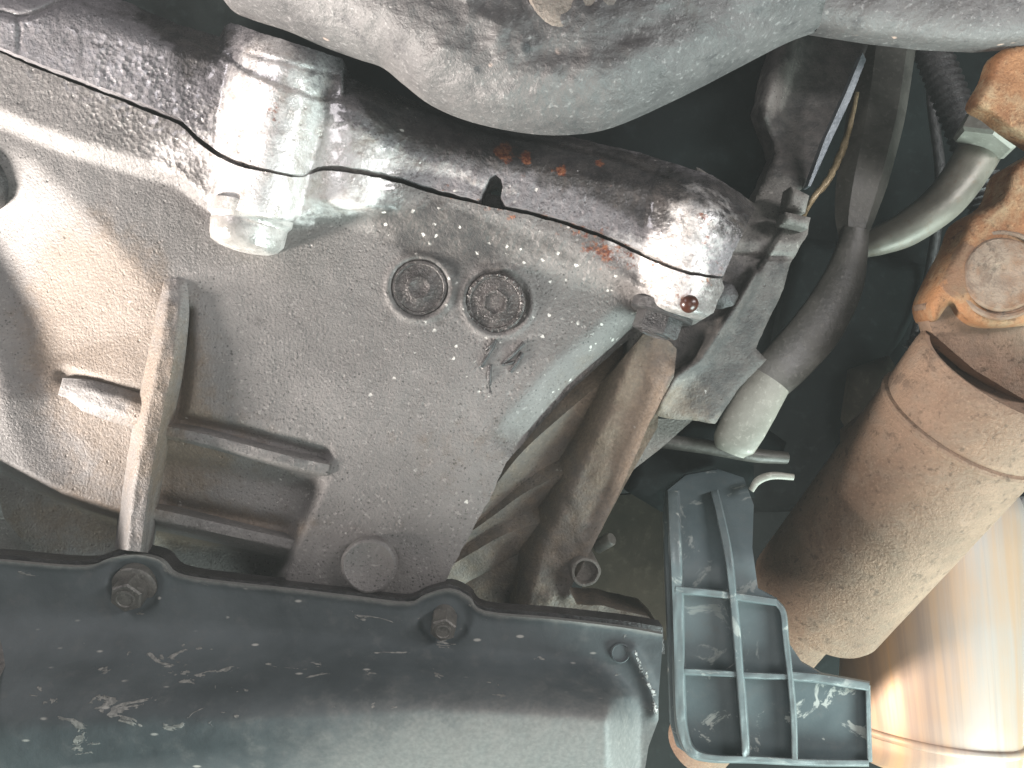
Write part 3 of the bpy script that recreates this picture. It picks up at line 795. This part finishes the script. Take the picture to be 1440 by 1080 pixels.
# ------------------------------------------------------------------ engine sump
sump = thing('engine_sump', P(760, 60, 0.26), 'smooth rounded grey metal sump bulging over the oily flange', 'oil pan')
SB = [tuple(q) for q in spline([(290, -40), (318, 4), (350, 20), (400, 36), (450, 58), (500, 76), (535, 88), (565, 112), (605, 142), (660, 165), (735, 181), (800, 184), (865, 173), (960, 131), (1040, 90), (1110, 54), (1152, 38)], 5)]
def sump_h(x, y):
    yb = np.interp(x, [q[0] for q in SB], [q[1] for q in SB])
    e = np.clip(1 - (yb - y) / 130.0, 0, 1) * 0.97
    h = 66 - 40 * (1 - np.sqrt(np.clip(1 - e * e, 0, 1))) - 14 * ((x - 780) / 420.0) ** 2
    d, t, s = dline(x, y, [(640, -30), (665, 20), (700, 35)])
    h = h + 2.0 * np.exp(-(d / 14.0) ** 2)
    d, t, s = dline(x, y, [(760, 75), (850, 60), (960, 20)])
    h = h - 2.5 * np.exp(-(d / 22.0) ** 2)
    return h + 2.6 * fbm(x, y, 70) + 0.6 * fbm(x, y, 16)
relief('pan_body', SB + [(1200, -160), (290, -160)], sump_h, m_sump, sump, step=5, thick=5)
def wing_h(x, y):
    yb = np.interp(x, [1100, 1152, 1230, 1300, 1380, 1480], [30, 42, 54, 62, 66, 58])
    e = np.clip(1 - (yb - y) / 60.0, 0, 1)
    return 4 - 14 * (1 - np.sqrt(np.clip(1 - e * e, 0, 1))) + 1.2 * fbm(x, y, 50)
relief('pan_wing', [(1080, -160), (1080, 30), (1152, 42), (1230, 54), (1300, 62), (1380, 66), (1480, 58), (1600, 30), (1600, -160)], wing_h, m_sump, sump, step=6, thick=6)
lathe('drain_plug', [(16.0, -6), (16.0, 1.2), (15.0, 2.2), (12, 2.8), (0.1, 2.9)], P(806, -22, 0.2655), (0.05, -0.05, 1), m_capdull, sump, 40, True, 40, 0.02)

# ------------------------------------------------------------------ transmission oil pan
tpan = thing('transmission_oil_pan', H(420, 960, 15), 'black painted steel pan with chipped paint bolted below the grey casting', 'oil pan')
LIP = [tuple(q) for q in spline([(-60, 786), (0, 789), (80, 796), (125, 796), (152, 786), (190, 780), (225, 788), (246, 808), (300, 818), (400, 829), (500, 841), (572, 849), (598, 838), (632, 830), (660, 842), (682, 862), (780, 871), (880, 883), (932, 892)], 4)]
PANP = LIP + [(930, 930), (926, 980), (926, 1012), (912, 1050), (896, 1150), (-60, 1150)]
def pan_h(x, y):
    yl = np.interp(x, [q[0] for q in LIP], [q[1] for q in LIP])
    ym = np.interp(x, [0, 190, 300, 625, 800, 940], [792, 806, 820, 858, 874, 892])
    s = y - ym
    h = 8 + 1.6 * np.exp(-((y - yl) / 5.0) ** 2)
    # bulged tub
    wall = np.interp(x, [0, 300, 600, 850], [56, 50, 46, 46])
    tub = 32 * ss(wall, wall + np.interp(x, [0, 300, 600, 850], [190, 150, 100, 90]), s) - 0.0009 * np.clip(y - 1000, 0, None) ** 2
    # right end of the tub
    xe = np.interp(y, [900, 930, 980, 1150], [842, 852, 880, 880])
    tub = tub * (1 - ss(-30, 22, x - xe))
    h = h + tub
    # swaged pads at the bolts
    for bx, by in ((190, 824), (625, 868)):
        d = np.hypot(x - bx, (y - by)); h = h - 2.2 * (1 - ss(30, 42, d))
    d, t, sd = dline(x, y, [(888, 915), (905, 945), (920, 985), (921, 1003)])
    h = h + 3.5 * np.exp(-(d / 7.0) ** 2)
    # dents
    h = h - 1.6 * blob(x, y, 120, 930, 70, 18) - 1.2 * blob(x, y, 300, 960, 60, 14)
    return h + 0.5 * fbm(x, y, 70) + 0.12 * fbm(x, y, 12)
PAT = dict(dust_and_light=lambda x, y: 0.95 * blob(x, y, 740, 1070, 300, 85) + 0.16 + 0.75 * np.exp(-((y - np.interp(x, [q[0] for q in LIP], [q[1] for q in LIP])) / 4.0) ** 2), chips=lambda x, y: 0.19 + 0.26 * blob(x, y, 160, 1010, 100, 60) + 0.16 * blob(x, y, 300, 960, 120, 50) + 0.1 * blob(x, y, 500, 900, 300, 60),  # dust film, plus painted light on the tub bottom and lip edge
           glue=lambda x, y: 0.62 * np.exp(-(dline(x, y, [(893, 915), (905, 945), (919, 980), (921, 1002)])[0] / 7.0) ** 2) + 0.42 * blob(x, y, 880, 895, 16, 10) + 0.36 * blob(x, y, 850, 975, 20, 14))
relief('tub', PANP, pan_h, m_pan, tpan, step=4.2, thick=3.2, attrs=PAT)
hex_bolt('bolt', H(190, 824, 6.0), (0.02, -0.35, 1), 6.6, m_bolt, tpan, 9)
hex_bolt('bolt', H(625, 868, 6.0), (0.02, -0.35, 1), 5.4, m_bolt, tpan, 9, False)
lathe('rivet', [(4.0, -2), (4.0, 0.6), (3.5, 1.0), (3.0, 0.3), (0.1, 0.2)], H(872, 918, 8.5), (0.1, 0.1, 1), m_pan, tpan, 24, True, 40)
# pan gasket rail on the casting, just behind the lip
relief('rail', [(q[0], q[1] - np.interp(q[0], [0, 300, 700, 930], [9, 7, 8, 10])) for q in LIP] + [(935, 920), (600, 900), (-60, 850)], lambda x, y: 1.0 + 0 * x, m_rubber, tpan, step=9, thick=10)

# ------------------------------------------------------------------ ribbed plastic bracket
brk = thing('plastic_bracket', H(1060, 900, 0), 'ribbed black plastic bracket, dusty and scuffed, below the rusty shaft', 'bracket')
ZB = 0.345
BP = [(934, 730), (938, 690), (965, 668), (1010, 660), (1046, 672), (1060, 710), (1058, 770), (1066, 828), (1092, 842), (1106, 866), (1110, 905), (1128, 932), (1160, 950), (1222, 962), (1222, 1040), (1224, 1072), (1120, 1074), (975, 1066), (952, 1050), (944, 1020)]
RIB_V = [[(946, 690), (949, 760), (952, 830), (954, 900), (956, 985), (960, 1028), (972, 1056), (1000, 1066), (1060, 1068), (1140, 1072), (1222, 1073)], [(1004, 690), (1014, 730), (1024, 780), (1032, 850), (1040, 940), (1048, 1040), (1049, 1064)], [(1090, 846), (1101, 862), (1105, 900), (1111, 950), (1116, 1010), (1118, 1068)]]
RIB_H = [[(950, 829), (990, 833), (1030, 838), (1092, 847)], [(955, 944), (1000, 946), (1060, 950), (1110, 952)], [(1110, 950), (1160, 955), (1222, 966)], [(1220, 964), (1221, 1010), (1223, 1072)]]
bend = lambda y: 60 * np.clip((800 - y) / 180.0, 0, 2) ** 1.6
CH = dict(chips=lambda x, y: 0.45 + 0.75 * ss(900, 990, y), edge=lambda x, y: 0.14 + 0 * x)
relief('plate', BP, lambda x, y: -9 - bend(y) + 0.4 * fbm(x, y, 40) + 0.02 * (x - 1080), m_plastic, brk, step=6, thick=4, z0=ZB, attrs=CH)
ED = dict(chips=lambda x, y: 0.8 + 0 * x, edge=lambda x, y: 0.55 + 0.45 * ss(900, 1060, y))
flatp = lambda us: 1 - np.clip((np.abs(us) - 0.62) / 0.38, 0, 1) ** 2
for k, q in enumerate(RIB_V):
    ridge('rib', q, [(20, 20, 18, 12, 11), (13, 14), (10, 11)][k], [5, 8, 8], lambda x, y: -9.0 - bend(y), m_plastic, brk, z0=ZB, prof=flatp, sink=3, attrs=ED, n=6, k=6)
for k, q in enumerate(RIB_H):
    ridge('rib', q, [(13, 13), (11, 11), (16, 16), (8, 8)][k], [6.8, 7.4], lambda x, y: np.full_like(x, -9.0 - 0.3), m_plastic, brk, z0=ZB, prof=flatp, sink=3, attrs=ED, n=6, k=6)

# ------------------------------------------------------------------ drive shaft with its joint
A0 = P(1408, 526, 0.350); A1 = P(1146, 846, 0.440)
shaft = thing('drive_shaft', (A0 + A1) / 2, 'rusty brown drive shaft tube with universal joint', 'drive shaft')
ax = A1 - A0; LEN = np.linalg.norm(ax) * 1000; axn = ax / np.linalg.norm(ax)
lathe('tube', [(20, 16), (31, 12), (33, -1), (35.4, -1.5), (36.6, 0.5), (36.9, 4), (36.9, 24)] + [(36.7, 25.5), (36.4, 26.2), (37.8, 27.0), (38.3, 28.2), (37.9, 29.6), (37.0, 30.4)] + [(37.0, 30 + (LEN - 34) * k / 8) for k in range(1, 9)] + [(36, LEN - 1), (32, LEN + 2), (22, LEN + 6)], A0, ax, m_rust, shaft, 72, True, 30, 0.0015)
lathe('slip_stub', [(21, -4), (21, 150)], A1, ax, m_rust, shaft, 40, True, 40)
# yoke
def yoke_h(x, y):
    return 20 + 1.2 * fbm(x, y, 40)
ZY = 0.365
YP = [tuple(q) for q in spline([(1500, 190), (1445, 222), (1420, 240), (1403, 282), (1362, 308), (1346, 345), (1320, 395), (1307, 428), (1315, 452), (1336, 428), (1355, 448), (1385, 460), (1440, 458), (1500, 445)], 4)]
relief('yoke', YP, yoke_h, m_rusty, shaft, step=5, thick=15, z0=ZY, edge_r=14, edge_h=5)
relief('yoke_neck', [(1300, 428), (1340, 400), (1500, 400), (1500, 600), (1430, 556), (1370, 520), (1312, 470)], lambda x, y: -0.10 * (y - 430) + 1.5 * fbm(x, y, 30), m_rust, shaft, step=7, thick=10, z0=0.352)
cp = P(1408, 386, ZY - 0.0205)
cap = lathe('bearing_cap', [(19.5, -3), (19.5, 0.2), (18.6, 0.9), (17.4, 0.6), (17.0, -0.8), (16.2, -0.8), (15.8, 1.0), (15.0, 1.8), (9, 2.2), (5, 2.0), (4, 1.4), (0.1, 1.4)], cp, (-0.12, 0.06, 1), m_cap, shaft, 48, True, 35, 0.006)
YU = [tuple(q) for q in spline([(1500, 40), (1436, 60), (1402, 76), (1388, 110), (1370, 146), (1394, 163), (1428, 189), (1500, 235)], 4)]
relief('yoke_arm', YU, lambda x, y: 26 - 0.05 * (x - 1400) + 1.2 * fbm(x, y, 30), m_rusty, shaft, step=5, thick=7, z0=ZY, edge_r=12, edge_h=5)

# ------------------------------------------------------------------ curved pipe with union nut
pipe = thing('curved_pipe', P(1300, 290, 0.42), 'pale grey curved metal pipe with a square nut by the rusty joint', 'pipe')
zz = 0.425
tube('pipe_bend', [P(1400, 165, zz), P(1372, 222, zz), P(1330, 280, zz), P(1278, 320, zz + .003), P(1240, 337, zz + .005), P(1214, 346, zz + .008)], [11, 11, 10.5, 9.5, 8, 6.5], m_pipe, pipe, 28)
nd = P(1372, 222, zz) - P(1402, 165, zz)
lathe('nut', [(12.5, -7), (15.5, -6), (15.5, 6), (13.5, 7.5)], P(1391, 186, zz - 0.012), nd, m_beige, pipe, 6, False, None, 0, 0.75)

# ------------------------------------------------------------------ bent arm
arm = thing('bent_arm', P(1200, 330, 0.40), 'dark grey bent metal arm ending in a pale rounded tip', 'lever')
za = 0.40
tube('upper_arm', [P(1262, -40, za + .03), P(1246, 60, za + .02), P(1232, 160, za + .01), P(1213, 250, za), P(1202, 305, za), P(1199, 338, za)], [16, 16, 15, 13, 10, 6.5], m_arm, arm, 6, 0.55, 8, 25)
tube('strap', [P(1203, 322, za - .002), P(1196, 360, za - .002), P(1182, 405, za - .004), P(1150, 460, za - .008), P(1108, 508, za - .012), P(1070, 545, za - .016), P(1045, 575, za - .018)], [6.5, 8.5, 11, 12.5, 12, 11, 8], m_arm, arm, 24, [0.6, 0.45, 0.34, 0.3, 0.3, 0.36, 0.45], 8, 50)
tube('tip', [P(1084, 535, za - .026), P(1062, 570, za - .028), P(1045, 600, za - .029), P(1032, 624, za - .029), P(1026, 636, za - .028)], [10.0, 11.0, 11.0, 10.2, 7.0], m_beige, arm, 28, 0.38, 8, 55)

# ------------------------------------------------------------------ thin strip, wire, small background things
st = relief('metal_strip', [(1213, 74), (1218, 84), (1196, 140), (1168, 200), (1140, 262), (1136, 262), (1160, 196), (1190, 130)], lambda x, y: -30 + 0 * x, m_strip, None, step=5, thick=6)
tag(st, 'thin straight blue grey metal strip along the dark flange edge', 'strip')
wr = tube('wire_loom', [P(1205, 130, .40), P(1195, 180, .40), P(1182, 215, .398), P(1172, 240, .396), P(1160, 258, .394), P(1142, 282, .392), P(1120, 320, .40)], [1.0, 1.3, 1.9, 1.6, 1.8, 1.4, 1.2], m_wire, None, 10, 1.0, 8, 60, 0.3)
tag(wr, 'thin wavy golden wire between the strip and the bent arm', 'wire')

cat = thing('catalytic_converter', P(1330, 940, 0.50), 'heat tinted stainless exhaust can with painted golden reflection streaks', 'exhaust')
c0 = P(1312, 700, 0.53); c1 = P(1302, 1060, 0.505)
cx = c1 - c0; CL = np.linalg.norm(cx) * 1000
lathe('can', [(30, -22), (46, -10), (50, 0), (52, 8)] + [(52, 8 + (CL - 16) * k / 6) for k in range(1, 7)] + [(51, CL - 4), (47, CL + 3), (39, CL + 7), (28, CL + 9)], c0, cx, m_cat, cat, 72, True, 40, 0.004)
lathe('seam_ring', [(52.3, -2.5), (53.4, -1.5), (53.4, 1.5), (52.3, 2.5)], c0 + cx / np.linalg.norm(cx) * (CL - 14) / 1000, cx, m_cat, cat, 72, True, 50)
lathe('outlet_pipe', [(24, 0), (24, 160)], c1, cx, m_cat, cat, 36)

hp = relief('heat_shield', [(1395, 740), (1440, 700), (1560, 700), (1560, 1120), (1420, 1120), (1418, 1000)], lambda x, y: 0 + 0.04 * (x - 1400), m_shield, None, step=12, thick=6, z0=0.56, edge_r=20, edge_h=8)
tag(hp, 'heat shield behind the tinted exhaust can, whitened as blown-out daylight', 'heat shield')

crs = thing('cross_brace', P(1010, 650, 0.45), 'dark shadowed bracket behind the pale tip of the bent arm', 'brace')
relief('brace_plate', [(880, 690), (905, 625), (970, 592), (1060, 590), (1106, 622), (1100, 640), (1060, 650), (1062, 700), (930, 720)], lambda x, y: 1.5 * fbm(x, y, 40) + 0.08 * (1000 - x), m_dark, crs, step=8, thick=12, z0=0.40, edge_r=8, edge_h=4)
tube('brace_bar', [P(930, 620, .385), P(990, 628, .385), P(1060, 640, .385), P(1106, 644, .388)], [3.5, 3.5, 3.5, 3], m_arm, crs, 12)
hk = tube('clip', [P(1056, 690, .372), P(1066, 676, .372), P(1086, 669, .372), P(1116, 671, .374)], [1.4, 1.9, 1.8, 1.5], m_beige, None, 12, 0.5)
tag(hk, 'small pale curved clip behind the bent arm tip', 'clip')
tg = relief('rusty_tab', [(1190, 605), (1206, 592), (1222, 580), (1226, 600), (1205, 622), (1190, 628)], lambda x, y: 0 * x, m_rust, None, step=5, thick=8, z0=0.44, edge_r=5, edge_h=2)
tag(tg, 'small rusty tab peeking out behind the drive shaft', 'tab')
bp = relief('brown_panel', [(820, 700), (960, 690), (960, 900), (820, 900)], lambda x, y: 1.0 * fbm(x, y, 60), m_darkb, None, step=14, thick=6, z0=0.46)
tag(bp, 'dull brown panel seen between the web and the plastic bracket', 'panel')

# ------------------------------------------------------------------ unseen block added left of the case to shade it, plus an edge nub
blocker = thing('shade_blocker', P(-160, 620, 0.31), 'unseen added block shading the casting, with a dark nub at the view edge', 'shade blocker')
def blocker_h(x, y):
    e = np.clip(1 - (-100 - x) / 60.0, 0, 1)
    return np.interp(y, [300, 330, 380, 580, 755, 840, 1000], [-40, -25, -15, -3, 10, 32, 66]) - 3 * (1 - np.sqrt(np.clip(1 - e * e, 0, 1))) + 0.4 * fbm(x, y, 30)
relief('blocker_body', [(-400, 300), (-110, 300), (-100, 330), (-100, 600), (-100, 1150), (-400, 1150)], blocker_h, m_case, blocker, step=9, thick=90)
lathe('edge_nub', [(13, -60), (13.5, -4), (13, 0), (10, 4), (5, 6), (0.1, 6.4)], H(-39, 252, -3), (0.25, -0.15, 1), m_rubber, blocker, 32, True, 60, 0.03)

pl = relief('dull_plate', [(1195, 520), (1250, 500), (1275, 540), (1262, 600), (1215, 640), (1185, 590)], lambda x, y: 3 * fbm(x, y, 30) + 0.1 * (x - 1200), m_darkb, None, step=8, thick=4, z0=0.56, edge_r=14, edge_h=5)
tag(pl, 'dull grey plate in the dark gap beside the drive shaft', 'plate')

# ------------------------------------------------------------------ dim things in the gap between gearbox and shaft
hs = thing('corrugated_hose', P(1400, 270, 0.50), 'dark corrugated hose hidden behind the curved pipe', 'hose')
cc = spline([P(1290, 20, .53), P(1330, 120, .52), P(1372, 230, .51), P(1390, 330, .51), P(1350, 430, .52), P(1290, 500, .53)], 22)
tube('hose_wall', [tuple(q) for q in cc], [9.5 if k % 2 else 11.5 for k in range(len(cc))], m_rubber, hs, 20, 1.0, 1, 80)
fuel = tube('fuel_line', [P(*q) for q in ((1330, -20, .56), (1310, 120, .56), (1322, 260, .56), (1300, 420, .57), (1250, 600, .57))], [3.4, 3.4], m_rubber, None, 14, 1.0, 10)
tag(fuel, 'thin dark line running down beside the corrugated hose', 'line')
bx = thing('frame_rail', P(1180, 480, 0.57), 'dim dark sheet metal rail behind the bent arm', 'rail')
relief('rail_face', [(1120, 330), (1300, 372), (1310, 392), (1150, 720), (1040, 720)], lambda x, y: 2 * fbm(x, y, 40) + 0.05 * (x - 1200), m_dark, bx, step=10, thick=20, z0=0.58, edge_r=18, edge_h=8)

# ------------------------------------------------------------------ thin volume added to stand in for lens glare
def haze():
    m = bpy.data.materials.new('glare_veil'); m.use_nodes = True
    nt = m.node_tree; nt.nodes.remove(nt.nodes['Principled BSDF'])
    pv = nt.nodes.new('ShaderNodeVolumePrincipled')
    pv.inputs['Color'].default_value = (0.9, 0.97, 0.95, 1); pv.inputs['Density'].default_value = 0.035
    nt.links.new(pv.outputs[0], nt.nodes['Material Output'].inputs['Volume'])
    V = [(x, y, z) for x in (-1.6, 1.6) for y in (-1.6, 1.6) for z in (-1.2, 0.8)]
    o = link_mesh('haze', V, [[0, 1, 3, 2], [4, 6, 7, 5], [0, 4, 5, 1], [2, 3, 7, 6], [0, 2, 6, 4], [1, 5, 7, 3]], m, None, False)
    tag(o, kind='stuff')
haze()
